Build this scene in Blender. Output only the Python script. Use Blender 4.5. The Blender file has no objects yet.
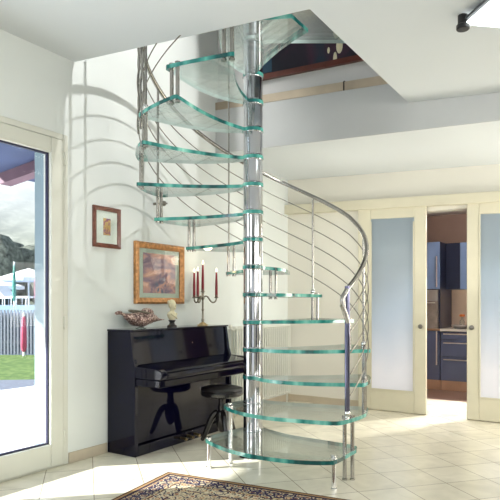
import bpy, math, random
from mathutils import Vector, Matrix
random.seed(7)
sc = bpy.context.scene
col = sc.collection
# ------------------------------------------------------------------ frame
# Room frame: x = distance from the left (window) wall, y = along that wall towards the back, z = up
ANG = math.radians(-33)
P0 = (-1.28, 4.0)
cA, sA = math.cos(ANG), math.sin(ANG)
def R(n, t, z=0.0):
    return Vector((P0[0] + cA*n - sA*t, P0[1] + sA*n + cA*t, z))

# ------------------------------------------------------------------ materials
def newmat(name):
    m = bpy.data.materials.new(name); m.use_nodes = True
    nt = m.node_tree; nt.nodes.clear()
    out = nt.nodes.new('ShaderNodeOutputMaterial')
    return m, nt, out
def N(nt, kind, **kw):
    n = nt.nodes.new(kind)
    for k, v in kw.items():
        if k in n.inputs: n.inputs[k].default_value = v
        else: setattr(n, k, v)
    return n
def ramp(nt, stops, interp='LINEAR'):
    r = nt.nodes.new('ShaderNodeValToRGB'); cr = r.color_ramp; cr.interpolation = interp
    while len(cr.elements) < len(stops): cr.elements.new(0.5)
    for e, (p, c) in zip(cr.elements, stops):
        e.position = p; e.color = (c[0], c[1], c[2], 1)
    return r
def pbr(name, color, rough=0.5, metal=0.0, var=0.06, scale=6.0, bump=0.0, coat=0.0, spec=0.5, emit=None, estr=0.0, bscale=None):
    m, nt, out = newmat(name)
    p = N(nt, 'ShaderNodeBsdfPrincipled')
    p.inputs['Roughness'].default_value = rough; p.inputs['Metallic'].default_value = metal
    p.inputs['Coat Weight'].default_value = coat; p.inputs['Coat Roughness'].default_value = 0.05
    p.inputs['Specular IOR Level'].default_value = spec
    tc = N(nt, 'ShaderNodeTexCoord')
    nz = N(nt, 'ShaderNodeTexNoise'); nz.inputs['Scale'].default_value = scale; nz.inputs['Detail'].default_value = 4
    nt.links.new(tc.outputs['Object'], nz.inputs['Vector'])
    lo = tuple(max(0, c*(1-var)) for c in color); hi = tuple(min(1, c*(1+var)) for c in color)
    r = ramp(nt, [(0.3, lo), (0.7, hi)])
    nt.links.new(nz.outputs['Fac'], r.inputs['Fac']); nt.links.new(r.outputs['Color'], p.inputs['Base Color'])
    if bump:
        nb = N(nt, 'ShaderNodeTexNoise'); nb.inputs['Scale'].default_value = bscale or scale*20
        nt.links.new(tc.outputs['Object'], nb.inputs['Vector'])
        b = N(nt, 'ShaderNodeBump'); b.inputs['Strength'].default_value = bump; b.inputs['Distance'].default_value = 0.01
        nt.links.new(nb.outputs['Fac'], b.inputs['Height']); nt.links.new(b.outputs['Normal'], p.inputs['Normal'])
    if emit:
        p.inputs['Emission Color'].default_value = (*emit, 1); p.inputs['Emission Strength'].default_value = estr
    nt.links.new(p.outputs[0], out.inputs[0])
    return m

M = {}
M['wall'] = pbr('wall_paint', (.75, .79, .775), .85, var=.015, scale=2, bump=.03, bscale=180)
M['wall_warm'] = pbr('wall_paint_warm', (.79, .77, .70), .85, var=.015, scale=2, bump=.03, bscale=180)
M['ceil'] = pbr('ceiling_paint', (.68, .715, .74), .9, var=.012, scale=1.5)
M['upper'] = pbr('upper_wall_paint', (.72, .72, .72), .9, var=.012)
M['cream'] = pbr('cream_lacquer', (.66, .625, .49), .42, var=.02, scale=9)
M['frame_white'] = pbr('window_frame_lacquer', (.68, .69, .62), .4, var=.015)
M['gasket'] = pbr('dark_gasket', (.02, .02, .06), .4)
M['chrome'] = pbr('polished_steel', (.80, .80, .80), .13, 1.0, var=.04, scale=40)
M['steel_dark'] = pbr('dark_steel_cable', (.24, .225, .20), .32, 1.0, var=.08, scale=30)
M['column'] = pbr('polished_steel_tube', (.54, .55, .58), .09, 1.0, var=.02, scale=3)
M['black'] = pbr('black_piano_lacquer', (.002, .002, .013), .06, var=.3, scale=3, coat=.1, spec=.26)
M['blackwood'] = pbr('black_wood', (.012, .010, .012), .22, var=.3, coat=.5)
M['leather'] = pbr('black_leather', (.016, .014, .014), .3, var=.2, bump=.15, bscale=120)
M['brass'] = pbr('aged_brass', (.50, .38, .20), .3, 1.0, var=.25, scale=60)
M['silver'] = pbr('aged_silver', (.26, .24, .20), .28, 1.0, var=.3, scale=60)
M['wax'] = pbr('red_wax', (.24, .006, .018), .35, var=.1)
M['ivory'] = pbr('ivory_plaster', (.80, .74, .52), .6, var=.08, scale=30)
M['radiator'] = pbr('radiator_enamel', (.74, .75, .68), .35, var=.015)
M['rubber'] = pbr('black_plastic', (.012, .012, .014), .4)
M['navy'] = pbr('navy_lacquer', (.016, .022, .055), .3, var=.1)
M['blue'] = pbr('blue_lacquer', (.055, .07, .16), .3, var=.08, scale=4)
M['lightblue'] = pbr('pale_blue_lacquer', (.22, .33, .58), .3, var=.06, scale=4)
M['copper'] = pbr('copper_plinth', (.42, .26, .19), .3, .7, var=.1)
M['kitchen_wall'] = pbr('kitchen_wall_paint', (.42, .30, .25), .8, var=.03)
M['splash'] = pbr('backsplash_plaster', (.66, .53, .43), .5, var=.06)
M['kitchen_floor_shaded'] = pbr('kitchen_floor_shaded', (.17, .10, .075), .3, var=.12)
M['worktop'] = pbr('pale_worktop', (.82, .80, .76), .25, var=.03)
M['wood'] = pbr('wood_strip', (.30, .17, .10), .4, var=.2)
M['ovensteel'] = pbr('oven_steel', (.62, .60, .58), .28, .8, var=.04)
M['ovenglass'] = pbr('oven_glass', (.30, .26, .24), .12, var=.2, scale=10)
M['handle'] = pbr('brushed_handle', (.80, .70, .64), .3, .7, var=.04)
M['orange'] = pbr('orange_plastic', (.75, .22, .05), .4)
M['mahogany'] = pbr('mahogany_frame', (.17, .055, .035), .3, var=.35, scale=40, coat=.4)
M['redframe'] = pbr('red_brown_frame', (.11, .022, .012), .4, var=.2, scale=15)
M['gold'] = pbr('gilded_frame', (.50, .25, .10), .35, .45, var=.35, scale=35)
M['mat_green'] = pbr('grey_green_mount', (.42, .50, .42), .7, var=.05, scale=15)
M['mat_white'] = pbr('white_mount', (.72, .80, .74), .6, var=.04, scale=10)
M['tilebase'] = pbr('skirting_tile', (.56, .49, .38), .35, var=.08, scale=5)
M['paving'] = pbr('terrace_paving', (.86, .87, .90), .7, var=.04, scale=3)
M['stone'] = pbr('grey_stone_edging', (.15, .17, .22), .8, var=.2, scale=20)
M['eave'] = pbr('eave_boards', (.055, .075, .16), .7, var=.2, scale=4)
M['beam_pink'] = pbr('painted_rafters', (.17, .10, .13), .7, var=.15, scale=4)
M['reveal'] = pbr('outside_reveal', (.24, .32, .36), .6, var=.03)
M['canvas_white'] = pbr('white_canvas', (.88, .90, .92), .7, var=.03)
M['canvas_green'] = pbr('green_canvas', (.05, .28, .22), .7, var=.1)
M['canvas_red'] = pbr('red_canvas', (.48, .07, .15), .7, var=.1)
M['pool_deck'] = pbr('pale_blue_deck', (.20, .30, .42), .6, var=.15, scale=1.5)
M['picket'] = pbr('pale_picket', (.28, .31, .39), .6, var=.06)
M['hedge'] = pbr('hedge_green', (.13, .145, .115), .9, var=.7, scale=5)
M['flame'] = pbr('candle_flame', (1, .8, .5), .5, emit=(1, .78, .45), estr=9)
M['lampglass'] = pbr('opal_glass', (.95, .97, .96), .3, emit=(.93, 1, .98), estr=4.5)

def grass():
    m, nt, out = newmat('lawn_grass')
    p = N(nt, 'ShaderNodeBsdfPrincipled', Roughness=.9)
    tc = N(nt, 'ShaderNodeTexCoord'); nz = N(nt, 'ShaderNodeTexNoise', Scale=9.0, Detail=8.0)
    nt.links.new(tc.outputs['Object'], nz.inputs['Vector'])
    r = ramp(nt, [(.3, (.035, .09, .012)), (.55, (.10, .17, .035)), (.75, (.19, .25, .08))])
    nt.links.new(nz.outputs['Fac'], r.inputs['Fac']); nt.links.new(r.outputs['Color'], p.inputs['Base Color'])
    nt.links.new(p.outputs[0], out.inputs[0]); return m
M['grass'] = grass()
def hillmat():
    m, nt, out = newmat('painted_haze_hillside')
    p = N(nt, 'ShaderNodeBsdfPrincipled', Roughness=1.0)
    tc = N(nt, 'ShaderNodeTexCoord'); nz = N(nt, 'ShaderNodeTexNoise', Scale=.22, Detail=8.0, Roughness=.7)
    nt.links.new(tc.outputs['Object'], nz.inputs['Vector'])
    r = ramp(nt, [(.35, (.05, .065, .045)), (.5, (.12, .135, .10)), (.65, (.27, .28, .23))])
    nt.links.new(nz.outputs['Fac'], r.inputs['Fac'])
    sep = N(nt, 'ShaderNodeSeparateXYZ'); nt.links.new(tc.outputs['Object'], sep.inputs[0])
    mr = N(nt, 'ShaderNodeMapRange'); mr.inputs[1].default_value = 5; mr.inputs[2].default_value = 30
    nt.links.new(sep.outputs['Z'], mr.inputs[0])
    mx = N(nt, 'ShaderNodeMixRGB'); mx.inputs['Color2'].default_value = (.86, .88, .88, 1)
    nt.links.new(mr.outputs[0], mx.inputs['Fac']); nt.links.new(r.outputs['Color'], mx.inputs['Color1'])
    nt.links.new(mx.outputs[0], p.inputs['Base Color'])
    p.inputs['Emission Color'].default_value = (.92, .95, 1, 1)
    hz = N(nt, 'ShaderNodeMath', operation='MULTIPLY'); hz.inputs[1].default_value = .75  # painted haze: white tint and glow grow with height
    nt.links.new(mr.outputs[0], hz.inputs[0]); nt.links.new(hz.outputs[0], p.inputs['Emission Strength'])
    nt.links.new(p.outputs[0], out.inputs[0]); return m
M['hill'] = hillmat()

def tiles():
    m, nt, out = newmat('floor_tiles')
    p = N(nt, 'ShaderNodeBsdfPrincipled')
    tc = N(nt, 'ShaderNodeTexCoord')
    mp = N(nt, 'ShaderNodeMapping'); mp.inputs['Rotation'].default_value = (0, 0, math.radians(-16))
    mp.inputs['Location'].default_value = (-.042, -.02, 0)
    nt.links.new(tc.outputs['Object'], mp.inputs['Vector'])
    br = N(nt, 'ShaderNodeTexBrick'); br.offset = 0; br.squash = 1
    for k, v in (('Scale', 1.0), ('Mortar Size', .0028), ('Mortar Smooth', .15), ('Bias', 0), ('Brick Width', .303), ('Row Height', .307)):
        br.inputs[k].default_value = v
    br.inputs['Color1'].default_value = (.74, .70, .58, 1); br.inputs['Color2'].default_value = (.80, .765, .65, 1)
    br.inputs['Mortar'].default_value = (.34, .30, .24, 1)
    nt.links.new(mp.outputs[0], br.inputs['Vector'])
    nz = N(nt, 'ShaderNodeTexNoise', Scale=5.0, Detail=6.0, Distortion=1.2)
    nt.links.new(tc.outputs['Object'], nz.inputs['Vector'])
    r = ramp(nt, [(.3, (.88, .87, .84)), (.7, (1.04, 1.03, 1.01))])
    nt.links.new(nz.outputs['Fac'], r.inputs['Fac'])
    mx = N(nt, 'ShaderNodeMixRGB', blend_type='MULTIPLY'); mx.inputs['Fac'].default_value = 1
    nt.links.new(br.outputs['Color'], mx.inputs['Color1']); nt.links.new(r.outputs['Color'], mx.inputs['Color2'])
    nt.links.new(mx.outputs[0], p.inputs['Base Color'])
    rr = N(nt, 'ShaderNodeMapRange'); rr.inputs[3].default_value = .16; rr.inputs[4].default_value = .30
    nt.links.new(nz.outputs['Fac'], rr.inputs[0]); nt.links.new(rr.outputs[0], p.inputs['Roughness'])
    b = N(nt, 'ShaderNodeBump', Strength=.25, Distance=.004); b.invert = True
    nt.links.new(br.outputs['Fac'], b.inputs['Height']); nt.links.new(b.outputs['Normal'], p.inputs['Normal'])
    nt.links.new(p.outputs[0], out.inputs[0]); return m
M['tiles'] = tiles()

def thin_glass(name, tint=(1, 1, 1), gl=.06, rough=.02, haze=0.0, hazecol=(.9, 1, .97), translucent=.5):
    m, nt, out = newmat(name)
    tr = N(nt, 'ShaderNodeBsdfTransparent'); tr.inputs['Color'].default_value = (*tint, 1)
    g = N(nt, 'ShaderNodeBsdfGlossy', Roughness=rough)
    fr = N(nt, 'ShaderNodeFresnel', IOR=1.5)
    body = tr.outputs[0]
    if haze:
        tc = N(nt, 'ShaderNodeTexCoord'); nz = N(nt, 'ShaderNodeTexNoise', Scale=3.0, Detail=3.0)
        nt.links.new(tc.outputs['Object'], nz.inputs['Vector'])
        mr = N(nt, 'ShaderNodeMapRange'); mr.inputs[3].default_value = haze*.75; mr.inputs[4].default_value = min(1, haze*1.25)
        nt.links.new(nz.outputs['Fac'], mr.inputs[0])
        d = N(nt, 'ShaderNodeBsdfDiffuse'); d.inputs['Color'].default_value = (*hazecol, 1)
        tl = N(nt, 'ShaderNodeBsdfTranslucent'); tl.inputs['Color'].default_value = (*hazecol, 1)
        m1 = N(nt, 'ShaderNodeMixShader'); m1.inputs[0].default_value = translucent
        nt.links.new(d.outputs[0], m1.inputs[1]); nt.links.new(tl.outputs[0], m1.inputs[2])
        m2 = N(nt, 'ShaderNodeMixShader'); nt.links.new(mr.outputs[0], m2.inputs[0])
        nt.links.new(tr.outputs[0], m2.inputs[1]); nt.links.new(m1.outputs[0], m2.inputs[2]); body = m2.outputs[0]
    m3 = N(nt, 'ShaderNodeMixShader')
    ml = N(nt, 'ShaderNodeMath', operation='MULTIPLY'); ml.inputs[1].default_value = gl/.04
    cl = N(nt, 'ShaderNodeClamp'); cl.inputs['Max'].default_value = .6
    nt.links.new(fr.outputs[0], ml.inputs[0]); nt.links.new(ml.outputs[0], cl.inputs[0]); nt.links.new(cl.outputs[0], m3.inputs[0])
    nt.links.new(body, m3.inputs[1]); nt.links.new(g.outputs[0], m3.inputs[2])
    nt.links.new(m3.outputs[0], out.inputs[0]); return m
M['glass'] = thin_glass('window_glass', (.97, .985, 1.0), .004)
M['tread'] = thin_glass('tread_glass', (.95, .99, .975), .045, .03, haze=.065, hazecol=(.97, 1, .98), translucent=.8)
M['clearglass'] = thin_glass('clear_glass', (.92, .97, .96), .08)
def edgeglass():
    m, nt, out = newmat('green_glass_edge')
    p = N(nt, 'ShaderNodeBsdfPrincipled', Roughness=.08); p.inputs['Coat Weight'].default_value = .5
    tc = N(nt, 'ShaderNodeTexCoord')
    mp = N(nt, 'ShaderNodeMapping'); mp.inputs['Scale'].default_value = (9, 9, 1.0)
    nt.links.new(tc.outputs['Object'], mp.inputs['Vector'])
    nz = N(nt, 'ShaderNodeTexNoise', Scale=1.0, Detail=3.0); nt.links.new(mp.outputs[0], nz.inputs['Vector'])
    r = ramp(nt, [(.36, (.003, .07, .07)), (.47, (.025, .22, .20)), (.58, (.12, .46, .39)), (.70, (.36, .74, .64))])
    nt.links.new(nz.outputs['Fac'], r.inputs['Fac']); nt.links.new(r.outputs['Color'], p.inputs['Base Color'])
    nt.links.new(r.outputs['Color'], p.inputs['Emission Color']); p.inputs['Emission Strength'].default_value = .08  # glass edge brightened by a faint glow of its own colour
    nt.links.new(p.outputs[0], out.inputs[0]); return m
M['edge'] = edgeglass()
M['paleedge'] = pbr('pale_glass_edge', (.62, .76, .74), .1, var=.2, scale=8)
M['newel'] = pbr('dark_blue_steel', (.16, .16, .24), .12, 1.0, var=.1, scale=10)
M['pictureglass'] = thin_glass('picture_glazing', (1, 1, 1), .002, .05)
M['steel'] = pbr('satin_steel', (.40, .385, .36), .22, 1.0, var=.06, scale=40)
M['beamface'] = pbr('shaded_beam_paint', (.60, .615, .62), .9, var=.012)  # greyer than the ceiling: the beam's shade is put into its colour
def frosted():
    m, nt, out = newmat('frosted_door_glass')
    p = N(nt, 'ShaderNodeBsdfPrincipled', Roughness=.28)
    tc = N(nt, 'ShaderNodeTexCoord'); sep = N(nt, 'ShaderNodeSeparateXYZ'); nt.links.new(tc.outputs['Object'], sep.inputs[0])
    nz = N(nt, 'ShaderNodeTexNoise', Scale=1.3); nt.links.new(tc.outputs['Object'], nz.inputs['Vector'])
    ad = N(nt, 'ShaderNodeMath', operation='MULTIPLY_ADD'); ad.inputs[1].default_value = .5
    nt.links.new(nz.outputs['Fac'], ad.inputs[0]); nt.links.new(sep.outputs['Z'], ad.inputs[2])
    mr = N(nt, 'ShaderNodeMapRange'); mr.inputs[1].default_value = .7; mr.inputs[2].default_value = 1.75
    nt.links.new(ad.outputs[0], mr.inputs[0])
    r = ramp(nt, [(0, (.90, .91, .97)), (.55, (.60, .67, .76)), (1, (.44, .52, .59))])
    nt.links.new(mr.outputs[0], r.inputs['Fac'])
    nt.links.new(r.outputs['Color'], p.inputs['Base Color'])
    tl = N(nt, 'ShaderNodeBsdfTranslucent'); nt.links.new(r.outputs['Color'], tl.inputs['Color'])
    mx = N(nt, 'ShaderNodeMixShader'); mx.inputs[0].default_value = .45
    nt.links.new(p.outputs[0], mx.inputs[1]); nt.links.new(tl.outputs[0], mx.inputs[2])
    nt.links.new(mx.outputs[0], out.inputs[0]); return m
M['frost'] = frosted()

def rugmat():
    m, nt, out = newmat('persian_rug')
    p = N(nt, 'ShaderNodeBsdfPrincipled', Roughness=.95); p.inputs['Specular IOR Level'].default_value = .1
    uv = N(nt, 'ShaderNodeUVMap'); uv.uv_map = 'UVMap'
    sep = N(nt, 'ShaderNodeSeparateXYZ'); nt.links.new(uv.outputs[0], sep.inputs[0])
    def mth(op, a, b=None):
        n = N(nt, 'ShaderNodeMath', operation=op)
        for i, v in enumerate((a, b)):
            if v is None: continue
            if isinstance(v, (int, float)): n.inputs[i].default_value = v
            else: nt.links.new(v, n.inputs[i])
        return n.outputs[0]
    W_, H_ = 2.3, 1.6      # UV in metres
    u, v = sep.outputs['X'], sep.outputs['Y']
    d = mth('MINIMUM', mth('MINIMUM', u, mth('SUBTRACT', W_, u)), mth('MINIMUM', v, mth('SUBTRACT', H_, v)))
    br = ramp(nt, [(0, (.10, .045, .03)), (.012/.6, (.34, .22, .10)), (.030/.6, (.045, .03, .05)), (.050/.6, (.46, .34, .18)),
                   (.062/.6, (.05, .04, .08)), (.155/.6, (.50, .38, .20)), (.170/.6, (.09, .03, .03)), (.185/.6, (.62, .54, .38)),
                   (.26/.6, (.10, .04, .05)), (.275/.6, (.52, .42, .26)), (.29/.6, (.55, .46, .31))], 'CONSTANT')
    nt.links.new(mth('DIVIDE', d, .6), br.inputs['Fac'])
    vo = N(nt, 'ShaderNodeTexVoronoi', Scale=18.0, Randomness=.35); nt.links.new(uv.outputs[0], vo.inputs['Vector'])
    r1 = ramp(nt, [(0, (.62, .50, .30)), (.18, (.26, .10, .06)), (.32, (.60, .52, .36)), (.42, (.03, .025, .06)), (.60, (.56, .48, .32))], 'CONSTANT')
    nt.links.new(vo.outputs['Distance'], r1.inputs['Fac'])
    wv = N(nt, 'ShaderNodeTexNoise', Scale=26.0, Detail=3.0, Distortion=2.0); nt.links.new(uv.outputs[0], wv.inputs['Vector'])
    msk = ramp(nt, [(.46, (0, 0, 0)), (.50, (1, 1, 1))]); nt.links.new(wv.outputs['Fac'], msk.inputs['Fac'])
    mx = N(nt, 'ShaderNodeMixRGB'); nt.links.new(msk.outputs['Color'], mx.inputs['Fac'])
    nt.links.new(br.outputs['Color'], mx.inputs['Color1']); nt.links.new(r1.outputs['Color'], mx.inputs['Color2'])
    # no motif on thin guard stripes
    g = mth('LESS_THAN', d, .05)
    mx2 = N(nt, 'ShaderNodeMixRGB'); nt.links.new(g, mx2.inputs['Fac'])
    nt.links.new(mx.outputs[0], mx2.inputs['Color1']); nt.links.new(br.outputs['Color'], mx2.inputs['Color2'])
    nt.links.new(mx2.outputs[0], p.inputs['Base Color'])
    b = N(nt, 'ShaderNodeBump', Strength=.3, Distance=.003); nt.links.new(wv.outputs['Fac'], b.inputs['Height'])
    nt.links.new(b.outputs['Normal'], p.inputs['Normal'])
    nt.links.new(p.outputs[0], out.inputs[0]); return m
M['rug'] = rugmat()

def paintmat(name, stops, scale, dist=1.5, axis_scale=(1, 1, 1), rough=.3):
    m, nt, out = newmat(name)
    p = N(nt, 'ShaderNodeBsdfPrincipled', Roughness=rough)
    tc = N(nt, 'ShaderNodeTexCoord'); mp = N(nt, 'ShaderNodeMapping'); mp.inputs['Scale'].default_value = axis_scale
    nt.links.new(tc.outputs['Object'], mp.inputs['Vector'])
    nz = N(nt, 'ShaderNodeTexNoise', Scale=scale, Detail=6.0, Distortion=dist)
    nt.links.new(mp.outputs[0], nz.inputs['Vector'])
    r = ramp(nt, stops); nt.links.new(nz.outputs['Fac'], r.inputs['Fac'])
    nt.links.new(r.outputs['Color'], p.inputs['Base Color']); nt.links.new(p.outputs[0], out.inputs[0])
    return m, nt, r, p, tc
m_, nt_, r_, p_, tc_ = paintmat('sky_painting', [(.32, (.13, .09, .15)), (.47, (.30, .20, .24)), (.57, (.58, .32, .24)), (.70, (.84, .62, .50))], 4.0, 1.4, (1, 1, 2.0), rough=.7)
M['art_sky'] = m_
# dark clump of little figures near the bottom of the painting
sp = N(nt_, 'ShaderNodeSeparateXYZ'); nt_.links.new(tc_.outputs['Object'], sp.inputs[0])
ds = N(nt_, 'ShaderNodeVectorMath', operation='DISTANCE'); ds.inputs[1].default_value = (.04, .02, .13)
nt_.links.new(tc_.outputs['Object'], ds.inputs[0])
sub = N(nt_, 'ShaderNodeMapRange'); sub.inputs[1].default_value = .05; sub.inputs[2].default_value = .14; sub.inputs[3].default_value = 1; sub.inputs[4].default_value = 0
nt_.links.new(ds.outputs['Value'], sub.inputs[0])
vz = N(nt_, 'ShaderNodeTexNoise', Scale=45.0, Detail=2.0); nt_.links.new(tc_.outputs['Object'], vz.inputs['Vector'])
vr = ramp(nt_, [(.48, (0, 0, 0)), (.54, (1, 1, 1))]); nt_.links.new(vz.outputs['Fac'], vr.inputs['Fac'])
mu = N(nt_, 'ShaderNodeMath', operation='MULTIPLY'); nt_.links.new(sub.outputs[0], mu.inputs[0]); nt_.links.new(vr.outputs['Color'], mu.inputs[1])
mxx = N(nt_, 'ShaderNodeMixRGB'); mxx.inputs['Color2'].default_value = (.10, .13, .20, 1)
nt_.links.new(mu.outputs[0], mxx.inputs['Fac']); nt_.links.new(r_.outputs['Color'], mxx.inputs['Color1']); nt_.links.new(mxx.outputs[0], p_.inputs['Base Color'])
M['art_small'] = paintmat('small_print', [(.3, (.10, .10, .25)), (.45, (.35, .12, .16)), (.55, (.62, .42, .12)), (.7, (.35, .28, .22))], 22)[0]
M['art_dark'] = paintmat('dark_canvas', [(.40, (.006, .007, .016)), (.55, (.016, .010, .024)), (.62, (.045, .014, .035)), (.72, (.010, .024, .045))], 2.2, .6, rough=.7)[0]
def wicker():
    m, nt, out = newmat('woven_shell')
    p = N(nt, 'ShaderNodeBsdfPrincipled', Roughness=.3)
    tc = N(nt, 'ShaderNodeTexCoord'); vo = N(nt, 'ShaderNodeTexVoronoi', Scale=75.0); nt.links.new(tc.outputs['Object'], vo.inputs['Vector'])
    r = ramp(nt, [(.15, (.82, .72, .68)), (.42, (.45, .30, .26)), (.75, (.10, .05, .05))]); nt.links.new(vo.outputs['Distance'], r.inputs['Fac'])
    nt.links.new(r.outputs['Color'], p.inputs['Base Color']); p.inputs['Metallic'].default_value = .25
    nt.links.new(p.outputs[0], out.inputs[0]); return m
M['wicker'] = wicker()

# ------------------------------------------------------------------ mesh builder
class MB:
    def __init__(s): s.v = []; s.f = []; s.mi = []; s.uv = None
    def add(s, vs, fs, mi=0):
        b = len(s.v); s.v += [tuple(v) for v in vs]
        for f in fs: s.f.append([b+i for i in f]); s.mi.append(mi)
        return s
    def box(s, x0, x1, y0, y1, z0, z1, mi=0):
        vs = [(x, y, z) for x in (x0, x1) for y in (y0, y1) for z in (z0, z1)]
        return s.add(vs, [(0, 1, 3, 2), (4, 6, 7, 5), (0, 4, 5, 1), (2, 3, 7, 6), (0, 2, 6, 4), (1, 5, 7, 3)], mi)
    def hexa(s, base, top, mi=0):       # two quads, same order (counter-clockwise from above)
        return s.add(list(base)+list(top), [(3, 2, 1, 0), (4, 5, 6, 7), (0, 1, 5, 4), (1, 2, 6, 5), (2, 3, 7, 6), (3, 0, 4, 7)], mi)
    def prism(s, poly, z0, z1, mi=0, ms=None):
        n = len(poly); ms = mi if ms is None else ms
        zf0 = z0 if callable(z0) else (lambda x, y: z0); zf1 = z1 if callable(z1) else (lambda x, y: z1)
        a = [(x, y, zf0(x, y)) for x, y in poly]; b = [(x, y, zf1(x, y)) for x, y in poly]
        s.add(a+b, [list(range(n))[::-1], list(range(n, 2*n))], mi)
        base = len(s.v)-2*n
        for i in range(n):
            j = (i+1) % n; s.f.append([base+i, base+j, base+n+j, base+n+i]); s.mi.append(ms)
        return s
    def lathe(s, prof, c=(0, 0, 0), seg=24, mi=0, axis='z', capped=True):
        vs = []
        for (r, h) in prof:
            for k in range(seg):
                a = 2*math.pi*k/seg
                if axis == 'z': vs.append((c[0]+r*math.cos(a), c[1]+r*math.sin(a), c[2]+h))
                elif axis == 'x': vs.append((c[0]+h, c[1]+r*math.cos(a), c[2]+r*math.sin(a)))
                else: vs.append((c[0]-r*math.cos(a), c[1]+h, c[2]+r*math.sin(a)))
        fs = []
        for i in range(len(prof)-1):
            for k in range(seg):
                k2 = (k+1) % seg; fs.append((i*seg+k, i*seg+k2, (i+1)*seg+k2, (i+1)*seg+k))
        if capped:
            fs.append(tuple(range(seg))[::-1]); fs.append(tuple(range((len(prof)-1)*seg, len(prof)*seg)))
        return s.add(vs, fs, mi)
    def tube(s, pts, r, seg=8, mi=0, closed=False):
        pts = [Vector(p) for p in pts]; n = len(pts); rs = r if isinstance(r, (list, tuple)) else [r]*n
        vs = []; prev = None
        for i, p in enumerate(pts):
            t = (pts[min(i+1, n-1)]-pts[max(i-1, 0)]).normalized()
            if prev is None:
                up = Vector((0, 0, 1)) if abs(t.z) < .9 else Vector((1, 0, 0)); x = t.cross(up).normalized()
            else: x = (prev - t*prev.dot(t)).normalized()
            prev = x; y = t.cross(x)
            for k in range(seg):
                a = 2*math.pi*k/seg; vs.append(p+x*(rs[i]*math.cos(a))+y*(rs[i]*math.sin(a)))
        fs = [(i*seg+k, i*seg+(k+1) % seg, (i+1)*seg+(k+1) % seg, (i+1)*seg+k) for i in range(n-1) for k in range(seg)]
        fs += [tuple(range(seg))[::-1], tuple(range((n-1)*seg, n*seg))]
        return s.add(vs, fs, mi)
    def ball(s, c, r, seg=16, rings=10, mi=0, sc_=(1, 1, 1)):
        prof = []
        vs = []
        for i in range(rings+1):
            th = math.pi*i/rings
            for k in range(seg):
                a = 2*math.pi*k/seg
                rr = max(.0005, math.sin(th))
                vs.append((c[0]+r*sc_[0]*rr*math.cos(a), c[1]+r*sc_[1]*rr*math.sin(a), c[2]-r*sc_[2]*math.cos(th)))
        fs = [(i*seg+k, i*seg+(k+1) % seg, (i+1)*seg+(k+1) % seg, (i+1)*seg+k) for i in range(rings) for k in range(seg)]
        fs += [tuple(range(seg))[::-1], tuple(range(rings*seg, (rings+1)*seg))]
        return s.add(vs, fs, mi)

def obj(name, mb, mats, parent=None, bevel=0, smooth=True, angle=35, subsurf=0):
    me = bpy.data.meshes.new(name); me.from_pydata(mb.v, [], mb.f); me.update()
    if not isinstance(mats, (list, tuple)): mats = [mats]
    for m in mats: me.materials.append(m if not isinstance(m, str) else M[m])
    for p, i in zip(me.polygons, mb.mi): p.material_index = i
    import bmesh
    bm = bmesh.new(); bm.from_mesh(me); bmesh.ops.recalc_face_normals(bm, faces=bm.faces); bm.to_mesh(me); bm.free()
    if smooth:
        me.polygons.foreach_set('use_smooth', [True]*len(me.polygons))
        me.set_sharp_from_angle(angle=math.radians(angle))
    o = bpy.data.objects.new(name, me); col.objects.link(o)
    if parent is not None: o.parent = parent
    if bevel:
        b = o.modifiers.new('bevel', 'BEVEL'); b.width = bevel; b.segments = 2; b.limit_method = 'ANGLE'; b.angle_limit = math.radians(40)
        b.harden_normals = False
    if subsurf:
        s_ = o.modifiers.new('sub', 'SUBSURF'); s_.levels = subsurf; s_.render_levels = subsurf
    return o
def inroom(o):
    o.location = (P0[0], P0[1], 0); o.rotation_euler = (0, 0, ANG); return o
def struct(name, mb, mats, room=True, **kw):
    o = obj(name, mb, mats, **kw); o['kind'] = 'structure'
    if room: inroom(o)
    return o
def tag(o, label, cat, group=None, kind=None):
    o['label'] = label; o['category'] = cat
    if group: o['group'] = group
    if kind: o['kind'] = kind
    return o
def thing(name, label, cat, loc, rot=ANG, group=None):
    o = bpy.data.objects.new(name, None); col.objects.link(o); o.empty_display_size = .1
    o.location = loc; o.rotation_euler = (0, 0, rot)
    return tag(o, label, cat, group)
def copy_tree(o, parent=None):
    c = o.copy(); col.objects.link(c)
    if parent is not None: c.parent = parent
    for ch in list(o.children): copy_tree(ch, c)
    return c

# ================================================================== SETTING
TL, TB = -6.5, 3.16
NR = 6.5
def cz(n): return 2.84 - .08*n                    # the ceiling falls gently away from the window wall
floor_poly = [(-.3, TL), (NR, TL), (NR, 4.15), (-.3, 4.15)]
fl = MB()
fl.prism([tuple(R(n, t))[:2] for n, t in floor_poly], -.12, 0)
struct('floor', fl, 'tiles', room=False)
# window wall
w = MB()
w.box(-.3, 0, TL, -2.32, 0, 5.3)
w.box(-.3, 0, -2.32, 0, 2.30, 5.3)
w.box(-.3, 0, 0, 3.46, 0, 5.3)
struct('wall_left', w, 'wall')
# back wall with the opening of the sliding doors
OPN0, OPN1, OPZ = 1.02, 2.66, 2.06
w = MB()
w.box(0, OPN0, TB, TB+.16, 0, 5.3)
w.box(OPN0, OPN1, TB, TB+.16, OPZ, 5.3)
w.box(OPN1, NR, TB, TB+.16, 0, 5.3)
struct('wall_back', w, 'wall_warm')
w = MB(); w.box(NR, NR+.2, TL, TB+.16, 0, 5.3); struct('wall_right', w, 'wall_warm')
w = MB(); w.box(-.3, NR+.2, TL-.2, TL, 0, 5.3); struct('wall_rear', w, 'wall')
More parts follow.
